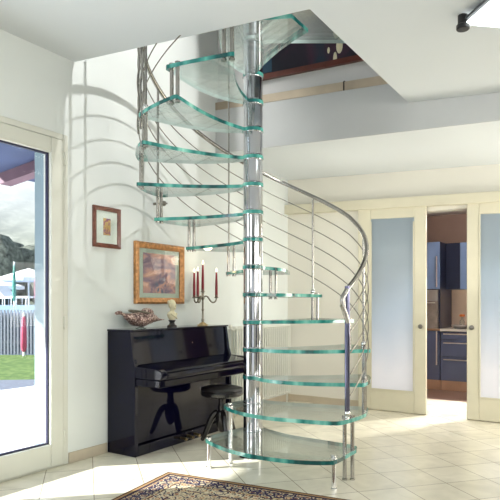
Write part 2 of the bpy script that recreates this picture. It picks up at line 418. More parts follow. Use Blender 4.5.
# main ceiling with the stair well
ON, OT0, OT1 = 1.865, .062, 1.75
c = MB()
def slab(mb, n0, n1, t0, t1):
    mb.prism([(n0, t0), (n1, t0), (n1, t1), (n0, t1)], lambda x, y: cz(x), lambda x, y: cz(x)+.22)
slab(c, 0, NR, TL, OT0); slab(c, ON, NR, OT0, OT1)
struct('ceiling', c, 'ceil')
# dropped ceiling between the beam line and the back wall
c = MB()
b_ = MB(); b_.prism([(0.001, OT1-.008), (NR-.001, OT1-.008), (NR-.001, OT1-.0005), (0.001, OT1-.0005)], lambda x, y: 2.562-.05*x, lambda x, y: 2.974-.06*x if False else (2.839-.08*x))
struct('beam', b_, 'beamface')
b_ = MB(); b_.prism([(0.001, OT1-.008), (ON, OT1-.008), (ON, OT1-.0005), (0.001, OT1-.0005)], lambda x, y: 2.839-.08*x, lambda x, y: 2.974-.06*x)
struct('beam_upper', b_, 'beamface')
c.prism([(0, OT1), (NR, OT1), (NR, TB), (0, TB)], lambda x, y: 2.562-.05*x, lambda x, y: 2.975-.06*x)
struct('ceiling_back', c, 'ceil')
# upper floor wall behind the stair well
w = MB(); w.prism([(0, OT1+.03), (NR, OT1+.03), (NR, OT1+.15), (0, OT1+.15)], lambda x, y: 2.98-.06*x, lambda x, y: 5.3)
struct('wall_upper', w, 'upper')
w = MB(); w.box(-.3, NR+.2, TL-.2, TB+.3, 5.3, 5.45); struct('ceiling_upper', w, 'ceil')
# cream edge strip of the upper floor, in two lengths with a dark joint
def edgestrip(n0, n1):
    m = MB()
    m.prism([(n0, OT1-.012), (n1, OT1-.012), (n1, OT1+.03), (n0, OT1+.03)], lambda x, y: 2.975-.06*x, lambda x, y: 3.046-.06*x)
    return m
M['tan'] = pbr('tan_edge_strip', (.56, .47, .36), .35, .2, var=.25, scale=2.5)
struct('trim_1', edgestrip(0.002, 1.318), 'tan')
struct('trim_2', edgestrip(1.332, 2.6), 'tan')
m = MB(); m.prism([(1.318, OT1-.004), (1.332, OT1-.004), (1.332, OT1+.03), (1.318, OT1+.03)], lambda x, y: 2.965-.06*x, lambda x, y: 3.056-.06*x)
struct('trim_3', m, 'rubber')
# header track over the sliding doors
m = MB()
m.prism([(0.001, 3.075), (NR-.001, 3.075), (NR-.001, TB), (0.001, TB)], lambda x, y: 2.158-.035*x, lambda x, y: 2.262-.037*x)
struct('trim_4', m, 'cream', bevel=.004)
# skirting
m = MB(); m.box(0.0005, .012, .005, .36, 0, .075); m.box(0.0005, .012, 1.61, 3.14, 0, .075); struct('baseboard_left', m, 'tilebase', bevel=.002)
m = MB(); m.box(0.012, .90, TB-.012, TB-.0005, 0, .075); struct('baseboard_back', m, 'tilebase', bevel=.002)

# ---------------- glazed patio door (two leaves) in the window wall
def leaf(t0, t1, hinge_side):
    L = MB()                                     # stiles and rails
    z0, z1 = .012, 2.255; st = .105; x0, x1 = -.07, .014
    L.box(x0, x1, t0, t0+st, z0, z1); L.box(x0, x1, t1-st, t1, z0, z1)
    L.box(x0, x1, t0+st, t1-st, z0, .165); L.box(x0, x1, t0+st, t1-st, 2.15, z1)
    return L
win = bpy.data.objects.new('window_1', None); col.objects.link(win); win['kind'] = 'structure'; inroom(win)
fr = MB()
fr.box(-.09, .005, -.042, -.0005, 0, 2.2995); fr.box(-.09, .005, -2.3195, -2.278, 0, 2.2995); fr.box(-.09, .005, -2.278, -.042, 2.258, 2.2995)
fr.box(-.09, .003, -2.278, -.042, .0, .010)
obj('window_frame', fr, 'frame_white', win, bevel=.004)
for (a, b) in ((-1.158, -.043), (-2.277, -1.162)):
    s_ = obj('sash', leaf(a, b, 0), 'frame_white', win, bevel=.006)
    g = MB()                                      # dark seal round the pane
    q0, q1 = a+.105, b-.105; e = .011
    for bx in ((q0, q0+e, .165, 2.15), (q1-e, q1, .165, 2.15), (q0, q1, .165, .165+e), (q0, q1, 2.15-e, 2.15)):
        g.box(-.035, -.012, bx[0], bx[1], bx[2], bx[3])
    obj('seal', g, 'gasket', s_)
    p = MB(); p.box(-.028, -.022, q0+.002, q1-.002, .168, 2.148); obj('pane', p, 'glass', s_)
for z in (.20, .99, 2.13):
    h = MB(); h.lathe([(.008, 0), (.009, .004), (.009, .086), (.008, .09)], (.018, -.040, z-.045), 10)
    h.box(.0045, .016, -.052, -.028, z-.03, z+.03)
    obj('hinge', h, 'frame_white', win)

# ---------------- sliding doors
def sliding(name, n0, n1, g0, g1, knob_n):
    d = bpy.data.objects.new(name, None); col.objects.link(d); d['kind'] = 'structure'; inroom(d)
    f = MB(); y0, y1 = 3.105, 3.145; zt = 2.19; gb, gt = .22, 2.035
    top = lambda x, y: 2.058-.037*x
    f.box(n0, g0, y0, y1, .006, zt-.045*n0); f.box(g1, n1, y0, y1, .006, zt-.045*n0)
    f.box(g0, g1, y0, y1, .006, gb)
    f.prism([(g0, y0), (g1, y0), (g1, y1), (g0, y1)], top, lambda x, y: zt-.045*n0)
    obj('leaf', f, 'cream', d, bevel=.005)
    b = MB()
    for (a0, a1, b0, b1) in ((g0, g0+.012, gb, 1.99), (g1-.012, g1, gb, 1.96), (g0, g1, gb, gb+.012)):
        b.box(a0, a1, y0-.006, y0-.0005, b0, b1)
    obj('glazing_bead', b, 'cream', d)
    p = MB(); p.prism([(g0-.004, y0+.014), (g1+.004, y0+.014), (g1+.004, y0+.022), (g0-.004, y0+.022)], lambda x, y: gb-.004, top)
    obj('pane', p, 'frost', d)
    k = MB(); k.lathe([(.010, 0), (.010, -.012), (.021, -.014), (.024, -.024), (.020, -.032), (.006, -.036)], (knob_n, y0, .893), 20, axis='y')
    obj('knob', k, 'steel_dark', d)
sliding('door_1', .892, 1.616, 1.034, 1.497, 1.566)
sliding('door_2', 2.008, 2.74, 2.122, 2.60, 2.058)

# ---------------- added dark panels, out of view, for the polished steel to reflect
def dark_reflect_panel(name, poly, z1=2.1):
    d = MB(); d.prism(poly, .006, z1); struct(name, d, 'navy', bevel=.004)
dark_reflect_panel('dark_reflect_panel_1', [(2.1, TL+.001), (3.7, TL+.001), (3.7, TL+.05), (2.1, TL+.05)])
dark_reflect_panel('dark_reflect_panel_2', [(4.7, TL+.001), (6.2, TL+.001), (6.2, TL+.05), (4.7, TL+.05)], 2.5)
dark_reflect_panel('dark_reflect_panel_3', [(NR-.05, -1.6), (NR-.001, -1.6), (NR-.001, -.2), (NR-.05, -.2)])
dark_reflect_panel('dark_reflect_panel_4', [(NR-.05, 1.7), (NR-.001, 1.7), (NR-.001, 2.5), (NR-.05, 2.5)])

# ---------------- kitchen shell
w = MB()
w.box(.45, .60, TB+.16, 5.62, 0, 2.5); w.box(3.4, 3.55, TB+.16, 5.62, 0, 2.5); w.box(.60, 3.4, 5.5, 5.62, 0, 2.5)
struct('wall_kitchen', w, 'kitchen_wall')
w = MB(); w.box(.45, 3.55, TB+.16, 5.62, 2.36, 2.5); struct('ceiling_kitchen', w, pbr('kitchen_ceiling', (.80, .72, .68), .8))
w = MB(); w.box(.60, 3.4, 4.15, 5.5, -.1, 0.0); struct('floor_kitchen', w, 'kitchen_floor_shaded')  # brown colour holds the plinth's reflection and the shade on the tiles

# ---------------- outside: terrace, lawn, pool deck, hill, eave, reveal
w = MB(); w.prism([tuple(R(n, t))[:2] for n, t in [(-3.6, -7), (-.3, -7), (-.3, 8), (-3.6, 8)]], -.2, -.02); struct('ground_terrace', w, 'paving', room=False)
def yd(py, z=0): return 570*(1.12-z)/(py-304)
w = MB(); w.prism([(-9, yd(383)), (-2.5, yd(377)), (-3, 12.9), (-14, 12.9)], -.2, -.03); struct('ground_lawn', w, 'grass', room=False)
w = MB(); w.prism([(-9, 7.2), (-2.4, 7.7), (-2.5, yd(377)), (-9, yd(383))], -.2, -.028); struct('trim_5', w, 'stone', room=False)
w = MB(); w.prism([(-9, 2), (-2.6, 2), (-2.4, 7.7), (-9, 7.2)], -.22, -.03); struct('ground_paving', w, 'paving', room=False)
w = MB()
w.prism([(-30, 13.5), (0, 13.5), (0, 19), (-30, 19)], -.2, lambda x, y: -.03 + max(0, (y-13.5))*.2)
w.prism([(-40, 19), (0, 19), (0, 34), (-40, 34)], -.2, 1.07)
struct('ground_pool_deck', w, 'pool_deck', room=False)
# hill: a real rolling grid
w = MB(); nx, ny = 48, 20; vs = []
for j in range(ny+1):
    for i in range(nx+1):
        x = -110 + 110*i/nx; y = 42 + 90*j/ny
        s_ = j/ny
        z = 1.0 + 37*math.sin(min(1, s_*1.15)*math.pi/2) * (.85+.12*math.sin(x*.11+1)+.05*math.sin(x*.37)) + 1.2*math.sin(x*.9+y*.5)*s_
        vs.append((x, y, z))
fs = [(j*(nx+1)+i, j*(nx+1)+i+1, (j+1)*(nx+1)+i+1, (j+1)*(nx+1)+i) for j in range(ny) for i in range(nx)]
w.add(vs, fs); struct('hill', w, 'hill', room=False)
# eave with rafters above the terrace
w = MB(); w.prism([(-2.45, -6.5), (-.3, -6.5), (-.3, 3.4), (-2.45, 3.4)], lambda x, y: 2.78+.10*x, lambda x, y: 2.88+.10*x); struct('ceiling_eave', w, 'eave')
for k in range(9):
    t = -5.6+k*.95
    m = MB(); m.prism([(-2.4, t), (-.3, t), (-.3, t+.14), (-2.4, t+.14)], lambda x, y: 2.66+.10*x, lambda x, y: 2.779+.10*x)
    struct('trim_%d' % (6+k), m, 'beam_pink')
# pale plastered pier just outside the glass
m = MB(); m.box(-.31, -.0905, -.040, -.0005, -.02, 2.2985); struct('trim_16', m, 'reveal')

# ================================================================== STAIRCASE
CX, CY = .022, 4.176
PH = {0: 34, 1: 47, 2: 68, 3: 90, 4: 113}
for k in range(5, 20): PH[k] = 113+26*(k-4)+(2.2 if k > 5 else .8)
def phi(k):
    a = math.floor(k); b = a+1
    a_ = PH.get(a, 34); b_ = PH.get(b, a_)
    return a_ + (b_-a_)*(k-a)
def inv(ph):
    k = 0.0
    for i in range(0, 19):
        if PH[i] <= ph <= PH[i+1]: return i+(ph-PH[i])/(PH[i+1]-PH[i])
    return 0
def pol(r, a, z=0):
    a = math.radians(a); return (r*math.sin(a), -r*math.cos(a), z)
RISE = .2; TH = .025; RO = .845; RP = .815
stair = thing('spiral_staircase', 'glass and polished steel spiral staircase winding up through the ceiling opening', 'staircase', (CX, CY, 0), rot=0)
# column: tube with shallow joints
m = MB(); m.lathe([(.070, 0), (.070, 4.4)], (0, 0, 0), 64); cl = obj('column', m, 'column', stair, angle=50)
for k in range(1, 16):
    z = k*RISE; e0, e1 = z-TH-.004, z+.006
    if k == 15: e0, e1 = 3.02, 3.07
    m = MB(); m.lathe([(.0705, e0-.003), (.0725, e0-.001), (.0725, e1+.001), (.0705, e1+.003)], (0, 0, 0), 48); obj('collar', m, 'column', cl, angle=50)
m = MB(); m.lathe([(.10, .0), (.10, .008), (.095, .012), (.074, .014), (.072, .03), (.069, .032)], (0, 0, 0), 48); obj('base_flange', m, 'chrome', cl)
def arc(r, a0, a1, n):
    return [pol(r, a0+(a1-a0)*i/n)[:2] for i in range(n+1)]
def tread_poly(k):
    a0, a1 = (phi(k-1)-11, phi(k)+5) if k < 5 else (phi(k-1)-(11 if k in (7, 8) else 5), phi(k)+4)
    bul = 50 if k < 5 else 30
    H = .077
    lead = []; trail = []
    for i in range(15):
        s_ = i/14; r = H+.002+(RO-.012-H)*s_
        lead.append(pol(r, a0+1-bul*(1-s_)**1.35)[:2])
        trail.append(pol(r, a1-1-16*(1-s_)**1.2)[:2])
    oa = arc(RO, a0+2.2, a1-1.8, 12)
    if k >= 12:            # the uppermost treads are cut nearly straight along the outside
        q0, q1 = Vector(oa[0]), Vector(oa[-1]); f_ = .45 if k == 12 else .85
        oa = [tuple(Vector(p)*(1-f_)+(q0+(q1-q0)*i/12)*f_) for i, p in enumerate(oa)]
    if k == 14:
        q0 = Vector(oa[0]); q1, q2 = Vector((.22, -.875)), Vector((.332, -.70))
        oa = [tuple(q0+(q1-q0)*i/9) for i in range(10)]+[tuple(q1+(q2-q1)*i/3) for i in (1, 2, 3)]
        trail = [pol(H+.002+(.77-H)*i/14, 25-9*(1-i/14))[:2] for i in range(15)]
    pts = lead + oa + trail[::-1]
    h0 = a1-17; h1 = a0-bul+2+360
    pts += arc(H, h0+8, h1-8, 14)
    return pts
def smooth_poly(pts, n=6):
    out = []; L = len(pts)
    for i in range(L):
        p0, p1, p2, p3 = (Vector(pts[(i+j-1) % L]) for j in range(4))
        for q in range(n):
            t = q/n
            out.append(tuple(.5*((2*p1)+(-p0+p2)*t+(2*p0-5*p1+4*p2-p3)*t*t+(-p0+3*p1-3*p2+p3)*t**3)))
    return out
T1 = [(-.325, -.25), (-.305, -.33), (-.18, -.53), (-.03, -.675), (.13, -.77), (.29, -.825), (.44, -.835), (.495, -.80), (.60, -.64), (.66, -.54), (.65, -.46), (.50, -.34), (.27, -.17), (.12, 0), (.04, .10), (-.07, .08), (-.16, -.03), (-.27, -.15)]
T2 = [(-.205, -.08), (-.195, -.16), (-.13, -.30), (-.035, -.42), (.10, -.53), (.30, -.62), (.48, -.68), (.55, -.66), (.65, -.55), (.74, -.42), (.795, -.24), (.77, -.18), (.60, -.12), (.35, -.03), (.16, .05), (.06, .11), (-.06, .10), (-.15, .01)]
treads = {}
for k in range(1, 15):
    poly = smooth_poly(T1) if k == 1 else smooth_poly(T2) if k == 2 else tread_poly(k)
    z = k*RISE; m = MB()
    m.prism(poly, z-TH, z, 0, 1)
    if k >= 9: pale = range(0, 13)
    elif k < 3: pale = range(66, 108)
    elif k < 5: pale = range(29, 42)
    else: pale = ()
    for i in pale: m.mi[2+i] = 2           # internal reflection painted in: far rims take a pale colour
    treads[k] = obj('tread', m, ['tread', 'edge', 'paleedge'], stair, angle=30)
# landing of the same glass, resting on the upper floor at the right of the well
land = arc(.092, 95, 375, 16)
lp = [pol(.11+(1.0-.11)*i/10, 22+4*math.sin(i/10*3.14))[:2] for i in range(11)] + arc(1.0, 24, 88, 14) + [pol(1.0-(1.0-.11)*i/10, 90)[:2] for i in range(11)] + arc(.077, 98, 374, 14)
m = MB(); m.prism(lp, 3.03, 3.055, 0, 1); obj('landing', m, ['tread', 'paleedge'], stair, angle=30)
# twin rods tying each tread to the next
def rod(m, x, y, z0, z1, r=.0125):
    m.lathe([(r*1.35, 0), (r*1.35, .012), (r, .014), (r, z1-z0-.014), (r*1.35, z1-z0-.012), (r*1.35, z1-z0)], (x, y, z0), 14)
for k in range(1, 14):
    for s_ in (-1, 1):
        m = MB(); a = PH[k]
        if k == 1: a = 48+s_*1.2; r = RP+s_*.018
        else: r = RP; a = a+s_*1.75
        x, y, _ = pol(r, a); z0 = 0 if k == 1 else k*RISE-TH-.014
        rod(m, x, y, z0, (k+1)*RISE+.012); obj('spacer_rod', m, 'steel', treads[k])
for (x, y, top, k) in ((.483, -.744, .2, 1), (-.302, -.283, .2, 1), (-.166, -.085, .4, 2), (-.155, -.20, .4, 2)):
    m = MB(); rod(m, x, y, 0, top+.012, .0125 if k == 2 else .0145); obj('support_leg', m, 'chrome', treads[k])
# balusters
def railz(k): return RISE*(k+1)+.815
def baluster(k, r=.0095, top=None, base=None):
    x, y, _ = pol(RP, PH[k]+1.5 if k > 1 else 47)
    z0 = (k+1)*RISE if base is None else base; z1 = railz(k)-.012 if top is None else top
    m = MB(); m.tube([(x, y, z0), (x, y, z1)], r, 12)
    b = obj('baluster', m, 'steel', stair)
    c_ = MB(); c_.ball((x, y, z0+.025), .021, 14, 8, sc_=(1, 1, 1.15)); c_.lathe([(.018, 0), (.018, .012), (.012, .02)], (x, y, z0), 14)
    obj('clamp', c_, 'chrome', b); return b
m = MB()
baluster(1, .0165, top=railz(1)+.02).data.materials[0] = M['newel']
for k in (3, 5, 9, 11, 13): baluster(k)
x, y, _ = pol(RP, PH[7]+1.5)
baluster(7, .007, top=3.02)
x, y, _ = pol(RP, PH[11]+2); 
for dz in (-3.5, 4.5, 8):
    m = MB(); x, y, _ = pol(RP+.01, PH[11]+dz-8)
    m.tube([(x+.006*math.sin(z*22+dz), y, z) for z in [2.30+i*.05 for i in range(20)]], .0085, 10); obj('twisted_upright', m, 'steel', stair)
# hand rail
def helix(k0, k1, off, r=RP, n=10):
    pts = []
    K = k0
    cnt = int((k1-k0)*n)
    for i in range(cnt+1):
        K = k0+(k1-k0)*i/cnt
        pts.append(pol(r, phi(K), railz(K)+off))
    return pts
hr = helix(.75, 13.4, 0)
# smooth the plan speed at the start then curl the end down on to the newel
x0, y0, z0 = hr[0]
nx_, ny_, _ = pol(RP, 47)
tail = [(nx_+.004, ny_-.004, 1.0), (nx_-.01, ny_-.008, 1.05), (nx_-.035, ny_-.018, 1.115), (x0+.002, y0-.002, z0-.055), (x0-.004, y0-.002, z0-.02)]
m = MB(); m.tube(tail+hr, .0165, 12); rail_ = obj('handrail', m, 'steel', stair, angle=60)
for j in range(5):
    m = MB(); m.tube(helix(1.02 if j < 5 else 1.0, 13.4, -.135*(j+1)-.01, RP+.012), .0042, 6); obj('cable', m, 'steel_dark', stair, angle=60)
# wall bracket holding the rail
px_, py_, _ = pol(RP+.01, 262)
b0 = R(.0, .879, 1.951)-Vector((CX, CY, 0)); b1 = R(.09, .905, 1.951)-Vector((CX, CY, 0))
m = MB(); m.tube([b0, b1], .010, 10); m.ball(b1, .022, 12, 8); m.tube([b1, (b1.x+.03, b1.y+.0, b1.z)], .006, 8); obj('wall_bracket', m, 'steel_dark', stair)

# ================================================================== PIANO
pt0, pt1 = .368, 1.60
piano = thing('upright_piano', 'glossy black upright piano with closed lid against the white wall', 'piano', R(.003, pt0, 0))
PL = pt1-pt0
def P(name, mb, mat='black', par=None, bevel=.004, **kw): return obj(name, mb, mat, par or piano, bevel=bevel, **kw)
def extr_x(mb, prof, y0, y1, mi=0):     # profile in (x,z) extruded along y
    n = len(prof); a = [(x, y0, z) for x, z in prof]; b = [(x, y1, z) for x, z in prof]
    mb.add(a+b, [list(range(n)), list(range(n, 2*n))[::-1]] + [(i, (i+1) % n, n+(i+1) % n, n+i) for i in range(n)], mi)
for y0 in (0, PL-.035):
    m = MB(); extr_x(m, [(0, 0), (.285, 0), (.285, .665), (.265, .72), (.235, .915), (0, .915)], y0, y0+.035); P('side_panel', m)
m = MB(); m.box(0, .245, -.006, PL+.006, .9155, .930); P('top_lid', m)
m = MB(); extr_x(m, [(.205, .665), (.252, .665), (.224, .915), (.19, .915)], .0352, PL-.0352); P('music_panel', m)
m = MB(); m.box(.21, .262, .0352, PL-.0352, .085, .535); P('lower_panel', m)
m = MB(); m.box(.18, .285, .0352, PL-.0352, .0, .08); P('toe_rail', m)
m = MB(); m.box(.02, .05, .0352, PL-.0352, .02, .90); P('back_board', m, 'blackwood')
m = MB(); m.box(.2855, .52, .004, PL-.004, .52, .575); P('key_bed', m, bevel=.008)
m = MB(); extr_x(m, [(.50, .577), (.535, .577), (.54, .60), (.535, .625), (.50, .627)], .05, PL-.05); P('key_slip', m)
for y0 in (0.0, PL-.06):
    m = MB(); extr_x(m, [(.2855, .5765), (.53, .5765), (.548, .60), (.545, .635), (.52, .652), (.2855, .665)], y0, y0+.06); P('cheek_block', m, bevel=.008)
m = MB(); extr_x(m, [(.255, .627), (.53, .627), (.528, .642), (.30, .664), (.255, .664)], .0605, PL-.0605); P('key_lid', m)
for k in range(3):
    m = MB(); y = PL/2-.10+k*.085; m.tube([(.24, y, .045), (.31, y, .045), (.345, y, .038)], [.010, .011, .013], 10); P('pedal', m, 'brass', bevel=0)
m = MB(); m.lathe([(.004, 0), (.0045, .004), (.002, .006)], (.2555, .7, .80), 8, axis='x'); P('lock_plate', m, 'brass', bevel=0)

# stool
st = thing('piano_stool', 'round black piano stool on splayed carved legs in front of the piano', 'stool', (-.228, 4.63, 0), rot=.5)
m = MB(); m.lathe([(.09, .370), (.150, .374), (.17, .385), (.175, .405), (.168, .42)], (0, 0, 0), 40); obj('seat_base', m, 'blackwood', st)
m = MB(); m.lathe([(.163, .4205), (.172, .428), (.168, .44), (.14, .448), (.06, .451), (.002, .451)], (0, 0, 0), 40); obj('cushion', m, 'leather', st)
m = MB(); m.lathe([(.012, .08), (.026, .09), (.045, .14), (.052, .20), (.045, .245), (.030, .26), (.034, .28), (.028, .31), (.028, .35), (.06, .3695)], (0, 0, 0), 24); ped = obj('pedestal', m, 'blackwood', st)
for k in range(3):
    a = 2*math.pi*k/3+.35
    m = MB(); ca, sa = math.cos(a), math.sin(a)
    prof = [(.025, .245, .020), (.055, .238, .028), (.085, .20, .028), (.105, .155, .025), (.122, .11, .023), (.140, .065, .022), (.152, .035, .021), (.158, .018, .018)]
    m.tube([(r*ca, r*sa, z) for r, z, q in prof], [q for _, _, q in prof], 12); m.ball((.162*ca, .162*sa, .018), .0185, 12, 8)
    obj('leg', m, 'blackwood', st, subsurf=1)

# ================================================================== ON THE PIANO
ZT = .9302
bowl = thing('shell_dish', 'speckled boat-shaped shell dish with a long beak and pointed tail on the piano', 'dish', R(.13, .60, ZT))
bowl.scale = (1.15, 1.12, 1.22)
m = MB(); rings = 26; seg = 20
def shell_pt(s_):
    # s 0..1 along y from beak to tail: centre z, radius across, radius up
    y = -.235+.47*s_
    keys = [(0, .014, .100), (.06, .020, .104), (.12, .011, .093), (.22, .034, .076), (.36, .062, .062), (.5, .070, .060), (.62, .062, .068), (.74, .042, .066), (.84, .018, .056), (.93, .007, .052), (1, .003, .052)]
    for a, b in zip(keys, keys[1:]):
        if a[0] <= s_ <= b[0]:
            q = (s_-a[0])/(b[0]-a[0]); q = q*q*(3-2*q)
            return y, a[1]+(b[1]-a[1])*q, a[2]+(b[2]-a[2])*q
vs = []
for i in range(rings+1):
    y, r, z = shell_pt(i/rings)
    for k in range(seg):
        a = 2*math.pi*k/seg; up = math.sin(a)
        vs.append((r*math.cos(a)*.95, y, z+r*up*(.72 if up < 0 else .62)))
fs = [(i*seg+k, i*seg+(k+1) % seg, (i+1)*seg+(k+1) % seg, (i+1)*seg+k) for i in range(rings) for k in range(seg)]
fs += [tuple(range(seg))[::-1], tuple(range(rings*seg, (rings+1)*seg))]
m.add(vs, fs); obj('shell', m, 'wicker', bowl)
m = MB()
rim = []
for k in range(33):
    a = 2*math.pi*k/32; rim.append((.052*math.cos(a), -.02+.085*math.sin(a), .103-.012*math.sin(a)))
m.tube(rim, .006, 8); obj('rim', m, 'silver', bowl)
m = MB(); m.ball((0, .055, .095), .048, 16, 10, sc_=(.8, 1.25, .75)); obj('inner_shell', m, 'wicker', bowl)
m = MB(); m.lathe([(.036, 0), (.038, .004), (.012, .010), (.012, .016), (.03, .022)], (0, -.005, 0), 24); obj('foot', m, 'clearglass', bowl)

bust = thing('portrait_bust', 'small ivory portrait bust on a black socle standing on the piano', 'bust', R(.12, .972, ZT), rot=ANG+.0)
m = MB(); m.lathe([(.036, 0), (.036, .008), (.032, .012), (.022, .018), (.018, .034), (.026, .044), (.026, .05)], (0, 0, 0), 24); obj('socle', m, 'rubber', bust)
bust.scale = (1.12, 1.12, 1.12)
# head, neck and draped shoulders as one blended surface (elliptic sections)
m = MB(); seg = 20
secs = [(.0502, .018, .016, 0, 0), (.060, .030, .022, 0, 0), (.078, .042, .026, .0, 0), (.094, .047, .026, -.002, 0), (.106, .036, .023, -.003, 0), (.114, .019, .018, -.001, 0), (.124, .0155, .016, .002, 0), (.134, .018, .021, .005, 0), (.142, .021, .026, .006, 0), (.155, .0235, .029, .004, 0), (.170, .0255, .030, .002, 0), (.184, .0245, .027, .0, 0), (.196, .018, .020, -.002, 0), (.203, .007, .008, -.002, 0)]
vs = []
for (z, ry, rx, ox, _) in secs:
    for k in range(seg):
        a = 2*math.pi*k/seg; x = rx*math.cos(a)+ox; y = ry*math.sin(a)
        if .134 < z < .19 and math.cos(a) < -.1:      # thick curls at the back of the head
            x *= 1.10; y *= 1.08
        vs.append((x, y, z))
fs = [(i*seg+k, i*seg+(k+1) % seg, (i+1)*seg+(k+1) % seg, (i+1)*seg+k) for i in range(len(secs)-1) for k in range(seg)]
fs += [tuple(range(seg))[::-1], tuple(range((len(secs)-1)*seg, len(secs)*seg))]
m.add(vs, fs)
m.ball((.034, 0, .156), .0065, 10, 8, sc_=(1.1, .7, 1.4)); m.ball((.031, 0, .146), .006, 8, 6, sc_=(.7, 1.3, .5)); m.ball((.028, 0, .137), .009, 8, 6)
for s_ in (-1, 1):
    m.ball((.028, s_*.010, .163), .006, 8, 6, sc_=(.6, 1.1, .6)); m.ball((.002, s_*.0255, .158), .008, 8, 6, sc_=(.8, .5, 1.2))
for k in range(16):
    a = k*2.4; m.ball((-.008+.018*math.cos(a), .021*math.sin(a), .182+.008*math.sin(k*1.7)), .009, 8, 6)
m.tube([(.022, -.036, .098), (.028, -.01, .082), (.026, .02, .070), (.018, .034, .062)], .006, 8); m.tube([(.014, .038, .098), (.026, .022, .088), (.029, .0, .076)], .005, 8)
obj('figure', m, 'ivory', bust)

cand = thing('candelabrum', 'tarnished metal candelabrum with four lit dark red candles on the piano', 'candelabrum', R(.155, 1.345, ZT), rot=0)
cand.scale = (1, 1, 1.06)
m = MB(); m.box(-.045, .045, -.045, .045, 0, .010); m.lathe([(.035, .010), (.030, .018), (.014, .026), (.010, .03)], (0, 0, 0), 20); obj('base', m, 'brass', cand, bevel=.002)
m = MB(); m.lathe([(.010, .03), (.014, .045), (.009, .06), (.008, .12), (.013, .13), (.009, .14), (.008, .21), (.015, .222), (.017, .235), (.010, .25), (.012, .268), (.008, .275)], (0, 0, 0), 16); obj('stem', m, 'silver', cand)
def candle(x, y, z, h, par):
    c_ = MB(); c_.lathe([(.0125, 0), (.012, h*.5), (.0075, h-.004), (.004, h)], (x, y, z), 14); c = obj('candle', c_, 'wax', par)
    w_ = MB(); w_.tube([(x, y, z+h-.001), (x, y, z+h+.010)], .0012, 6); obj('wick', w_, 'rubber', c)
    f_ = MB(); f_.lathe([(.001, 0), (.0055, .006), (.0065, .012), (.0035, .022), (.0006, .032)], (x, y, z+h+.004), 10); obj('flame', f_, 'flame', c)
def cup(x, y, z, par):
    m = MB(); m.lathe([(.005, -.012), (.016, -.006), (.021, 0), (.012, .003), (.0125, .014), (.016, .018)], (x, y, z), 16); return obj('cup', m, 'silver', par)
cup(0, 0, .285, cand); candle(0, 0, .292, .215, cand)
for k in range(3):
    a = math.radians(14+120*k); ca, sa = math.cos(a), math.sin(a)
    pr = [(0, .225), (.015, .243), (.035, .247), (.052, .232), (.066, .205), (.085, .190), (.106, .192), (.119, .208), (.122, .225)]
    arm = MB(); arm.tube([(r*ca, r*sa, z) for r, z in pr], .0075, 10); ar = obj('arm', arm, 'silver', cand, subsurf=1)
    cup(.122*ca, .122*sa, .236, ar)
    candle(.122*ca, .122*sa, .240, .205, cand)

# ================================================================== PICTURES
def picture(name, label, t0, t1, z0, z1, fw, matw, fm, mm, am, dep=.025, art_in=None):
    o = thing(name, label, 'picture', R(.0008, (t0+t1)/2, z0))
    hw = (t1-t0)/2; H = z1-z0
    f = MB()
    # mitred, raised moulding swept round the rectangle
    prof = [(0, 0), (0, dep*.7), (fw*.3, dep), (fw*.7, dep*.75), (fw, dep*.45), (fw, 0)]
    def ring(i, x): return [(x, -hw+i, i), (x, hw-i, i), (x, hw-i, H-i), (x, -hw+i, H-i)]
    vs = [];
    for i, x in prof: vs += ring(i, x)
    fs = []
    for a in range(len(prof)-1):
        for k in range(4): fs.append((a*4+k, a*4+(k+1) % 4, (a+1)*4+(k+1) % 4, (a+1)*4+k))
    f.add(vs, fs); obj('frame', f, fm, o, angle=20)
    m = MB(); m.box(.002, .007, -hw+fw*.9, hw-fw*.9, fw*.9, H-fw*.9); obj('mount', m, mm, o)
    a = art_in or (fw+matw,)*4
    m = MB(); m.box(.0072, .009, -hw+a[0], hw-a[1], a[2], H-a[3]); obj('print', m, am, o)
    g = MB(); g.box(.0105, .0115, -hw+fw*.95, hw-fw*.95, fw*.95, H-fw*.95); obj('glazing', g, 'pictureglass', o)
    return o
picture('framed_print', 'small mahogany framed print with wide white mount above the piano end', .222, .493, 1.543, 1.849, .032, .05, 'mahogany', 'mat_white', 'art_small', art_in=(.10, .10, .095, .085))
picture('framed_painting', 'gilt framed painting of a purple and orange sky above the piano', .645, 1.245, 1.122, 1.624, .050, .035, 'gold', 'mat_green', 'art_sky', art_in=(.10, .10, .088, .085), dep=.04)

# large canvas on the upper floor wall, seen through the well
big = thing('large_canvas', 'big dark abstract canvas in a red-brown frame on the upstairs wall', 'painting', R(.38, OT1+.028, 3.165), rot=ANG)
m = MB(); L_ = 2.6; H_ = 1.5
sl = lambda x: -.045*x
for (a, b, c0, c1) in ((0, L_, 0, .045), (0, L_, H_-.045, H_)):
    m.prism([(a, -.04), (b, -.04), (b, 0), (a, 0)], lambda x, y, q=c0: q+sl(x), lambda x, y, q=c1: q+sl(x))
m.prism([(0, -.04), (.045, -.04), (.045, 0), (0, 0)], lambda x, y: .045+sl(x), lambda x, y: H_-.045+sl(x)); m.prism([(L_-.045, -.04), (L_, -.04), (L_, 0), (L_-.045, 0)], lambda x, y: .045+sl(x), lambda x, y: H_-.045+sl(x))
obj('frame', m, 'redframe', big)
m = MB(); m.prism([(.045, -.022), (L_-.045, -.022), (L_-.045, -.005), (.045, -.005)], lambda x, y: .045+sl(x), lambda x, y: H_-.045+sl(x)); cv = obj('canvas', m, 'art_dark', big)
m = MB()
